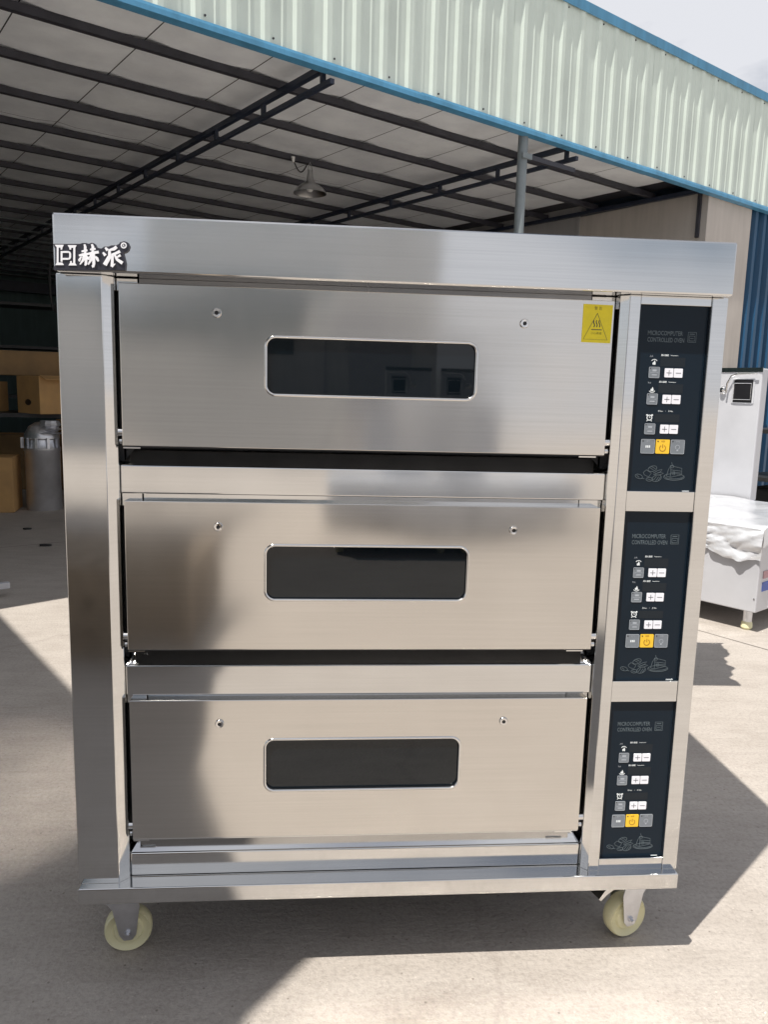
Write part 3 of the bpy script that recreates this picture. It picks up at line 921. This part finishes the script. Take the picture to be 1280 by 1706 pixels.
def glyph(strokes):
    b = B()
    for si, (pts, wd, tp) in enumerate(strokes):
        # resample so strokes swell and taper like brush writing
        P = [LP(*p) for p in pts]
        out, tw = [], []
        m = len(P) - 1
        for q in range(m):
            for e in range(4):
                f = e / 4
                out.append((P[q][0] * (1 - f) + P[q + 1][0] * f, P[q][1] * (1 - f) + P[q + 1][1] * f))
                tw.append(tp[q] * (1 - f) + tp[q + 1] * f)
        out.append(P[-1]); tw.append(tp[-1])
        b.ribbon(out, wd * LK, YL - 0.00012 * si, 0.0014, tw)
    return b
g1 = [([(490, 142), (500, 175), (499, 275)], 34, [0.7, 1, 0.9]), ([(452, 238), (495, 228), (530, 220)], 32, [0.6, 1, 0.8]),
      ([(416, 292), (470, 280), (545, 268)], 36, [0.6, 1, 0.8]), ([(484, 290), (478, 345), (432, 412)], 36, [0.9, 1, 0.35]),
      ([(513, 282), (513, 400), (500, 425)], 36, [0.9, 1, 0.5]), ([(452, 305), (424, 352), (430, 372)], 32, [0.5, 1, 0.5]), ([(533, 305), (548, 345)], 30, [0.4, 1]),
      ([(588, 142), (604, 172), (603, 255)], 36, [0.7, 1, 0.9]), ([(568, 214), (605, 206), (640, 204)], 32, [0.6, 1, 0.8]),
      ([(545, 270), (610, 256), (684, 246)], 38, [0.7, 1, 0.9]), ([(582, 275), (580, 350), (544, 415)], 38, [0.9, 1, 0.35]),
      ([(616, 268), (620, 400), (612, 450)], 40, [0.9, 1, 0.6]), ([(612, 450), (592, 425)], 26, [1, 0.3]), ([(562, 305), (546, 350)], 30, [0.5, 1]), ([(640, 305), (662, 332), (682, 372)], 40, [0.5, 1, 0.6])]
obj('brand_character', glyph(g1), 'badge_white', badge)
g2 = [([(768, 185), (800, 222)], 42, [0.6, 1]), ([(738, 250), (772, 292)], 42, [0.6, 1]), ([(752, 412), (775, 385), (806, 300)], 42, [0.8, 1, 0.3]),
      ([(922, 176), (885, 204), (815, 222)], 42, [0.9, 1, 0.5]), ([(826, 222), (828, 320), (782, 430)], 40, [0.9, 1, 0.35]),
      ([(968, 236), (915, 262), (862, 276)], 38, [1, 0.9, 0.5]), ([(868, 268), (866, 380), (858, 442)], 38, [0.9, 1, 0.8]), ([(858, 442), (905, 402)], 34, [1, 0.3]),
      ([(976, 288), (925, 318)], 34, [1, 0.5]), ([(896, 282), (930, 345), (1004, 396)], 42, [0.6, 0.9, 1.1])]
obj('brand_character', glyph(g2), 'badge_white', badge)
ro = B()
ro.ribbon([LP(1015 + 33 * math.cos(R(q)), 158 + 33 * math.sin(R(q))) for q in range(0, 361, 20)], 15 * LK, YL, 0.0014)
obj('registered_mark', ro, 'badge_white', badge)
obj('registered_mark', text_mesh('R', 30 * LK, LP(1003, 158)[0], LP(1015, 174)[1], YL, bold=0.03), 'badge_white', badge)

# ---- yellow warning sticker on the top door
YS = YD - 0.0006
st = obj('warning_sticker', B().prism_y([(0.9615, 1.3820), (0.9615, 1.3115), (1.0180, 1.3108), (1.0188, 1.3812)], YS, YD + 0.0002), 'sticker', oven)
sb = B()
tri = [(0.9895, 1.3655), (1.0115, 1.3168), (0.9648, 1.3172), (0.9895, 1.3655)]
sb.ribbon(tri, 0.0008, YS - 0.0003, 0.0002)
for q in (-1, 0, 1):
    sb.ribbon([(0.9893 + q * 0.0052 + 0.0012 * math.sin(f * 2 * math.pi * 0.95), 1.3400 + 0.0125 * f) for f in [e / 12 for e in range(13)]], 0.0017, YS - 0.0003, 0.0002)
sb.ribbon([(0.9795, 1.3352), (1.0000, 1.3352)], 0.0014, YS - 0.0003, 0.0002)
obj('heat_symbol', sb, 'ink_dark', st)
obj('sticker_print', text_mesh('警 告', 0.0062, 0.9905, 1.3715, YS - 0.0002, align='CENTER'), 'ink_olive', st)
obj('sticker_print', text_mesh('小心高温', 0.0048, 0.9895, 1.3265, YS - 0.0002, align='CENTER'), 'ink_olive', st)

obj('underside_shade_plate', B().box(0.03, 1.21, 0.01, 0.81, ZB0 - 0.004, ZB0 - 0.0008), 'rubber', oven)  # dark plate added below the tray to deepen shade under the oven
# ---- castors
def castor(x, y, rz, first):
    c = bpy.data.objects.new('castor', None)
    wl = B().lathe([(0.013, -0.017), (0.028, -0.015), (0.032, -0.010), (0.040, -0.011), (0.046, -0.016), (0.0492, -0.011), (0.050, 0.0), (0.0492, 0.011), (0.046, 0.016), (0.040, 0.011), (0.032, 0.010), (0.028, 0.015), (0.013, 0.017)], (0.024, 0, 0.050), 'Y', 48, close=True)
    return wl
def build_castor(x, y, rz):
    c = obj('castor', B().box(-0.036, 0.036, -0.034, 0.034, ZB0 - 0.010, ZB0 - 0.0045), 'zinc', oven, bevel=0.001)
    c.location = Vector((x, y, 0)) - oven.location
    c.rotation_euler = (0, 0, rz)
    obj('wheel', castor(0, 0, 0, 0), 'nylon', c, smooth=True)
    b = B()
    b.cyl((0, 0, ZB0 - 0.024), (0, 0, ZB0 - 0.010), 0.026, n=24)
    obj('swivel_head', b, 'zinc', c, smooth=True)
    b = B()
    for s in (-1, 1):
        y0, y1 = sorted((s * 0.0215, s * 0.0245))
        b.prism_y([(-0.028, ZB0 - 0.024), (0.036, ZB0 - 0.024), (0.050, 0.112), (0.042, 0.046), (0.033, 0.034), (0.016, 0.034), (0.007, 0.046), (-0.006, 0.108), (-0.026, 0.135)][::-1], y0, y1)
    b.box(-0.028, 0.034, -0.0245, 0.0245, ZB0 - 0.027, ZB0 - 0.0235)
    obj('fork', b, 'zinc', c, bevel=0.001)
    b = B()
    b.cyl((0.024, -0.029, 0.050), (0.024, 0.029, 0.050), 0.0075, n=6)
    b.cyl((0.024, -0.034, 0.050), (0.024, 0.034, 0.050), 0.004, n=12)
    obj('axle', b, 'zinc', c)
    b = B().prism_y([(0.030, 0.140), (0.066, 0.144), (0.094, 0.132), (0.110, 0.114), (0.104, 0.108), (0.088, 0.120), (0.062, 0.132), (0.030, 0.130)], -0.016, 0.016)
    obj('brake_pedal', b, 'polished', c, bevel=0.001)
    return c
build_castor(0.046, 0.095, R(8))
build_castor(1.198, 0.100, R(-163))
build_castor(0.10, 0.72, R(30))
build_castor(1.14, 0.72, R(200))

# ------------------------------------------------------------------ film-wrapped bench machine at the right
def bench(name, label, loc, rz, group=None, width=1.32, depth=1.25, up_x0=-1.30, up_x1=-0.60, seed=0):
    """local: x to the right along the front face (0 = right-hand corner), y back, z up"""
    t = thing(name, label, 'machine', loc, rz, group)
    obj('cabinet', B().box(-width, 0, 0, depth, 0.115, 0.55), 'film_steel', t, bevel=0.006)
    for lx in (-0.07, -width + 0.07):
        for ly in (0.075, depth - 0.075):
            lg = obj('leg', B().cyl((lx, ly, 0.03), (lx, ly, 0.116), 0.024, n=20), 'zinc', t, smooth=True)
            obj('foot', B().lathe([(0.001, 0.0), (0.022, 0.0), (0.030, 0.012), (0.028, 0.036), (0.024, 0.044), (0.001, 0.044)], (lx, ly, 0), 'Z', 20), 'nylon', lg, smooth=True)
    up = obj('splash_back', B().box(up_x0, up_x1, depth - 0.10, depth - 0.01, 0.552, 1.43), 'film_steel', t, bevel=0.008)
    yy = depth - 0.10
    obj('top_lip', B().box(up_x0 - 0.004, up_x1 + 0.004, yy - 0.006, yy - 0.001, 1.405, 1.434), 'polished', up)
    gx = up_x1 - 0.115
    gp = obj('gauge_plate', B().box(gx - 0.075, gx + 0.075, yy - 0.008, yy - 0.0005, 1.20, 1.365), 'film', up, bevel=0.004)
    obj('gauge_window', B().box(gx - 0.062, gx + 0.064, yy - 0.012, yy - 0.0085, 1.205, 1.355), 'black', gp, bevel=0.003)
    fr = [(gx - 0.058, yy - 0.014, 1.225), (gx + 0.056, yy - 0.014, 1.225), (gx + 0.056, yy - 0.014, 1.332), (gx - 0.058, yy - 0.014, 1.332)]
    obj('gauge_frame', B().tube(fr, 0.0035, 8, closed=True), 'polished', gp)
    obj('knob', B().lathe([(0.001, -0.03), (0.016, -0.028), (0.022, -0.018), (0.018, -0.004), (0.026, 0.0)], (gx - 0.135, yy - 0.002, 1.285), 'Y', 18), 'polished', up, smooth=True)
    pts = [(gx - 0.105, yy - 0.03, 1.265), (gx - 0.10, yy - 0.03, 1.33), (gx - 0.075, yy - 0.03, 1.378), (gx - 0.03, yy - 0.03, 1.392), (gx + 0.10, yy - 0.03, 1.398)]
    obj('gas_pipe', B().tube(pts, 0.0065, 10), 'polished', up, smooth=True)
    # wrinkled protective film over the top, hanging ragged over the front edge
    b = B()
    nx = 90
    prof_n = 60
    rows = []
    for i in range(nx + 1):
        f = i / nx
        xx = -width - 0.02 + (width + 0.045) * f
        hem = 0.16 + 0.035 * noise.noise((xx * 6, seed, 0.3)) + 0.012 * noise.noise((xx * 23, seed, 1.3))
        col_ = []
        for j in range(prof_n + 1):
            g = j / prof_n
            if g < 0.55:
                yb = depth - 0.12 - (depth - 0.12) * (g / 0.55)
                zb_ = 0.558
                wr = 0.014 * (1 - 2 * abs(noise.noise((xx * 3, yb * 2.2, seed)))) + 0.003 * (1 - 2 * abs(noise.noise((xx * 11 + yb * 5, yb * 9, seed))))
                q = Vector((xx, yb, zb_ + wr + 0.004))
            else:
                h = (g - 0.55) / 0.45
                bulge = 0.008 + 0.045 * abs(noise.noise((xx * 6.0 + h * 1.6, h * 1.3 - xx * 1.5, seed + 5))) * (0.5 + h) + 0.020 * abs(noise.noise((xx * 15 + h * 3.0, h * 3.0 + xx * 2, seed + 2))) + 0.003 * noise.noise((xx * 41, h * 12, seed))
                q = Vector((xx, -bulge - 0.004, 0.560 - hem * h))
            if f > 0.985:
                q.x = 0.012 + 0.014 * noise.noise((q.y * 6, q.z * 9, seed))
                q.z -= 0.0
            col_.append(b.bm.verts.new(q))
        rows.append(col_)
    # side drop at the right-hand end
    last = rows[-1]
    drop = []
    for j, v in enumerate(last):
        g = j / prof_n
        dz = (0.09 + 0.05 * noise.noise((g * 9, seed, 7.7))) if g < 0.56 else 0.0
        drop.append(b.bm.verts.new((0.014 + 0.014 * abs(noise.noise((g * 14, seed, 4))), v.co.y, v.co.z - dz)))
    for i in range(nx):
        for j in range(prof_n):
            b.bm.faces.new((rows[i][j], rows[i + 1][j], rows[i + 1][j + 1], rows[i][j + 1]))
    for j in range(int(prof_n * 0.55)):
        b.bm.faces.new((last[j], drop[j], drop[j + 1], last[j + 1]))
    obj('protective_film', b, 'film', t, smooth=True)
    obj('blue_label', B().box(0.0005, 0.003, 0.05, 0.50, 0.225, 0.275), 'blue_label', t)
    obj('pink_label', B().box(0.0005, 0.003, 0.05, 0.50, 0.295, 0.335), 'pink_label', t)
    obj('edge_rivet', B().cyl((-0.012, -0.004, 0.19), (-0.012, 0.001, 0.19), 0.004, n=10), 'polished', t)
    return t
bench('wrapped_bench', 'white film-wrapped steel bench with black gauge on its splash back, right of the oven', (2.752, 2.282, 0), math.atan2(-0.815, 0.58), seed=1)

# dark trolley standing behind the bench
tro = thing('dark_trolley', 'dark steel trolley half hidden behind the film-wrapped bench', 'trolley', (4.15, 4.25, 0), RZ)
for q in (0.25, 0.62, 0.98):
    obj('shelf', B().box(-0.4, 0.4, -0.28, 0.28, q, q + 0.03), 'dark_metal', tro)
for sx in (-0.385, 0.385):
    for sy in (-0.265, 0.265):
        obj('upright', B().box(sx - 0.015, sx + 0.015, sy - 0.015, sy + 0.015, 0.05, 1.10), 'dark_metal', tro)
obj('motor', B().cyl((-0.2, -0.1, 0.73), (0.2, -0.1, 0.73), 0.075, n=20), 'rubber', tro, smooth=True)
obj('casing', B().box(-0.3, 0.3, -0.2, 0.2, 0.282, 0.56), 'rubber', tro, bevel=0.02)

# film-wrapped cabinet behind the oven: its torn film throws the ragged shadow at the right
wc = thing('wrapped_cabinet', 'film-draped cabinet behind the oven that throws the ragged shadow at right', 'cabinet', (1.35, 1.45, 0))
obj('cabinet', B().box(-1.25, 0.22, -0.36, 0.30, 0.06, 1.12), 'film_steel', wc, bevel=0.006)  # unseen; widened, with its plinth, to block light reaching under the oven
obj('plinth', B().box(-1.22, 0.19, -0.33, 0.27, 0.0, 0.058), 'dark_metal', wc)
b = B()
n1, n2 = 34, 26
rag = []
for i in range(n1 + 1):
    f = i / n1
    y = -0.30 + 0.66 * f
    reach = 0.46 + 0.33 * f + 0.07 * noise.noise((f * 4.0, 0.2, 5)) + 0.03 * noise.noise((f * 15, 0.7, 2))
    reach *= (0.35 if f < 0.08 else 1.0)
    row = []
    for j in range(n2 + 1):
        g = j / n2
        x = -0.36 + (0.36 + reach) * g
        sag = 0.0 if x < 0.2 else (x - 0.2) * 0.30
        row.append(b.bm.verts.new((x, y + 0.02 * noise.noise((g * 5, f * 3, 1)), 1.135 - sag + 0.012 * noise.noise((x * 8, y * 8, 2)))))
    rag.append(row)
for i in range(n1):
    for j in range(n2):
        b.bm.faces.new((rag[i][j], rag[i][j + 1], rag[i + 1][j + 1], rag[i + 1][j]))
obj('torn_film', b, 'film', wc, smooth=True)

# ------------------------------------------------------------------ things standing inside the shed at the left
def carton(loc, rz, sx, sy, sz, label, mat, hole=False, flaps=True):
    c = thing('cardboard_box', label, 'box', loc, rz, 'cardboard boxes in the shed')
    obj('carton', B().box(-sx / 2, sx / 2, -sy / 2, sy / 2, 0, sz), mat, c, bevel=0.006)
    obj('tape', B().box(-sx / 2 - 0.0015, sx / 2 + 0.0015, -0.03, 0.03, sz - 0.06, sz + 0.0015), 'card', c)
    if hole:
        obj('hand_hole', B().prism_x([(0.055 * math.cos(R(a)), sz * 0.30 + 0.030 * math.sin(R(a))) for a in range(0, 360, 20)], -sx / 2 - 0.003, -sx / 2 + 0.01), 'black', c)
    if flaps:
        obj('flap', B().prism_x([(-sy / 2, sz), (-sy / 2 - 0.10, sz - 0.035), (-sy / 2 - 0.10, sz - 0.030), (-sy / 2, sz + 0.006)], -sx / 2 + 0.01, sx / 2 - 0.01), mat, c)
    return c
tb = thing('low_workbench', 'low dark steel workbench under the cardboard boxes', 'bench', (-2.55, 6.75, 0), R(12))
obj('bench_top', B().box(-0.75, 0.75, -0.45, 0.45, 0.88, 0.92), 'dark_metal', tb)
for sx in (-0.7, 0.7):
    for sy in (-0.4, 0.4):
        obj('leg', B().box(sx - 0.025, sx + 0.025, sy - 0.025, sy + 0.025, 0, 0.88), 'dark_metal', tb)
carton((-2.20, 6.45, 0.921), R(48), 0.46, 0.42, 0.36, 'lit brown cardboard box with a hand hole on the low workbench', 'card', True)
carton((-2.42, 6.80, 1.285), R(14), 0.72, 0.40, 0.24, 'dark brown cardboard box stacked on the lit box', 'card_dark', False, False)
carton((-2.66, 6.12, 0.0), R(10), 0.44, 0.40, 0.52, 'brown cardboard box on the floor beside the aluminium drum', 'card', False, False)
dr = thing('aluminium_drum', 'tall dull aluminium drum with a clamped lid beside the boxes', 'drum', (-2.22, 6.22, 0))
prof = [(0.001, 0.0), (0.155, 0.0), (0.160, 0.012), (0.160, 0.56), (0.166, 0.57), (0.166, 0.60), (0.158, 0.61), (0.150, 0.68), (0.158, 0.69), (0.158, 0.73), (0.12, 0.80), (0.06, 0.84), (0.001, 0.85)]
obj('drum_body', B().lathe(prof, n=36), 'drum', dr, smooth=True)
for q in range(5):
    a = R(-150 + q * 32)
    obj('clamp', B().box(-0.012, 0.012, -0.02, 0.006, 0, 0.10), 'zinc', dr, loc=(0.172 * math.cos(a), 0.172 * math.sin(a), 0.60)).rotation_euler = (0, 0, a + R(90))
obj('crumpled_foil', B().lathe([(0.03 + 0.09 * abs(math.sin(q * 1.7)), 0.72 + q * 0.02) for q in range(8)], (0.10, -0.06, 0), 'Z', 11), 'drum', dr)
cb = obj('hanging_cable', B().tube([(-2.30, 6.9, 2.42), (-2.315, 6.9, 2.35), (-2.315, 6.9, 2.1), (-2.29, 6.9, 1.95)], 0.012, 8).tube([(-2.17, 6.9, 2.42), (-2.19, 6.9, 2.3), (-2.235, 6.9, 2.05), (-2.26, 6.9, 1.93)], 0.022, 8), 'rubber', smooth=True)
tag(cb, 'black looped cable hanging in the dark shed above the boxes', 'cable')
carton((-3.05, 7.9, 0.0), R(-8), 0.7, 0.5, 0.62, 'large dark brown cardboard box on the floor behind the low workbench', 'card_dark', False, False)
carton((-1.75, 9.6, 0.0), R(6), 0.9, 0.6, 0.75, 'wide cardboard box far back in the shed, lower of two', 'card', False, False)
carton((-1.78, 9.6, 0.76), R(-4), 0.7, 0.5, 0.45, 'cardboard box far back in the shed, upper of two', 'card', False, False)
carton((-2.95, 6.60, 0.921), R(-5), 0.40, 0.40, 0.30, 'small cardboard box at the left end of the low workbench', 'card', False, True)
carton((-2.30, 7.9, 0.0), R(25), 0.6, 0.5, 0.8, 'upright cardboard box on the floor behind the drum', 'card', False, False)
rk = thing('storage_rack', 'tall dark storage rack against the back of the shed', 'rack', (-3.4, 10.6, 0), R(20))
for q in (0.3, 1.0, 1.7, 2.3):
    obj('shelf', B().box(-1.2, 1.2, -0.3, 0.3, q, q + 0.04), 'dark_metal', rk)
for sx in (-1.18, 0.0, 1.18):
    for sy in (-0.28, 0.28):
        obj('upright', B().box(sx - 0.02, sx + 0.02, sy - 0.02, sy + 0.02, 0, 2.4), 'post', rk)
# low steel frame end poking in from the left
fr = thing('steel_stand', 'low white steel stand poking in at the left edge of the sunlit strip', 'stand', (-1.55, 2.82, 0), RZ)
obj('rail', B().box(-0.5, 0.30, -0.02, 0.02, 0.05, 0.085), 'film_steel', fr, bevel=0.003)
obj('rail', B().box(-0.5, 0.30, 0.40, 0.44, 0.05, 0.085), 'film_steel', fr, bevel=0.003)
obj('cross_rail', B().box(-0.49, -0.45, 0.021, 0.399, 0.05, 0.085), 'film_steel', fr, bevel=0.003)
for lx, ly in ((0.22, 0.0), (0.22, 0.42), (-0.42, 0.0), (-0.42, 0.42)):
    obj('foot', B().cyl((lx, ly, 0), (lx, ly, 0.05), 0.022, 0.016, 14), 'nylon', fr, smooth=True)
# litter on the shed floor
for q, (x, y, s) in enumerate(((-1.98, 5.10, 0.045), (-1.60, 4.42, 0.05))):
    b = B()
    pts = [(s * (0.7 + 0.5 * random.random()) * math.cos(R(a)), 0.6 * s * (0.7 + 0.5 * random.random()) * math.sin(R(a))) for a in range(0, 360, 45)]
    b.prism_z(pts, 0.001, 0.012)
    o = obj('floor_scrap', b, 'rubber')
    o.location = (x, y, 0)
    tag(o, ('dark flat scrap on the shed floor, the one nearer the boxes', 'dark flat scrap on the shed floor, the one nearer the oven')[q], 'scrap', 'scraps on the shed floor')

# ------------------------------------------------------------------ across the yard, behind the camera: seen in the steel and the oven glass
bench('wrapped_bench', 'film-wrapped bench across the yard, mirrored in the top window, left one', (0.55, -4.2, 0), R(180), 'benches across the yard', width=0.92, up_x0=-0.88, up_x1=-0.48, seed=3)
bench('wrapped_bench', 'film-wrapped bench across the yard, mirrored in the top window, right one', (1.52, -4.2, 0), R(180), 'benches across the yard', width=0.92, up_x0=-0.40, up_x1=0.0, seed=9)
fb = thing('far_building', 'low white workshop with a grey slab added for its dark reflection across the yard, mirrored in the steel', 'building', (-1.5, -14, 0))
obj('wall', B().box(-14, 2.0, -5.0, 0.0, 0, 3.1), 'white_wall', fb)
obj('roof', B().prism_x([(-5.3, 3.12), (-2.5, 3.5), (0.4, 3.12), (0.4, 3.20), (-2.5, 3.58), (-5.3, 3.20)], -14.3, 2.3), 'blue_trim', fb)
for q in range(1):
    dw = obj('dark_reflection_slab', B().box(-2.1, 1.4, 0.002, 0.05, 1.9, 2.9), 'post', fb)  # unseen slab added so the top door mirrors a darker patch
    obj('slab_rail', B().box(-2.2, 1.5, 0.052, 0.12, 2.92, 3.0), 'blue_sheet', dw)
for q in range(2):
    wn = obj('window', B().box(-9.5 - 3.0 * q, -8.1 - 3.0 * q, 0.002, 0.06, 1.2, 2.4), 'film_steel', fb)
    obj('pane', B().box(-9.42 - 3.0 * q, -8.18 - 3.0 * q, 0.061, 0.07, 1.28, 2.32), 'glass', wn)

wh = thing('added_warehouse', 'unseen tall pale warehouse far across the yard, mirrored as a grey band in the hood', 'building', (-0.4, -26, 0))  # unseen block added so the hood mirrors a darker band
obj('wall', B().box(-5.0, 4.9, -8.0, 0.0, 0, 7.2), 'white_wall', wh)
obj('roof', B().prism_x([(-8.2, 7.22), (-4.0, 8.2), (0.2, 7.22), (0.2, 7.32), (-4.0, 8.3), (-8.2, 7.32)], -5.2, 5.1), 'post', wh)
for q in range(3):
    obj('roller_door', B().box(-4.2 + 3.0 * q, -2.0 + 3.0 * q, 0.002, 0.06, 0, 3.2), 'film_steel', wh)
# pallets added behind the camera so the lower doors mirror a darker patch
M['wood'] = plain('weathered_pallet_wood', (0.30, 0.235, 0.17), 0.8, 0.0, 0.25, 14)
M['teal'] = plain('teal_crate_plastic', (0.34, 0.43, 0.45), 0.45, 0.0, 0.08)
M['red'] = plain('red_tarpaulin', (0.50, 0.08, 0.06), 0.6, 0.0, 0.2, 8)
M['pink'] = plain('pink_board', (0.62, 0.33, 0.29), 0.6, 0.0, 0.1)
pal = thing('added_pallet_stack', 'unseen stack of weathered wooden pallets, added to darken the left of the steel doors', 'pallets', (-0.55, -2.35, 0), R(7))
for lv in range(3):
    zz = lv * 0.142
    for q in range(3):
        obj('bearer', B().box(-0.5 , 0.5, -0.45 + q * 0.40, -0.35 + q * 0.40, zz + 0.001, zz + 0.118), 'wood', pal)
    for q in range(7):
        obj('board', B().box(-0.5 + q * 0.15, -0.5 + q * 0.15 + 0.10, -0.46, 0.46, zz + 0.119, zz + 0.1415), 'wood', pal)

for o in COL.objects:
    if '_world' in o.keys():
        del o['_world']
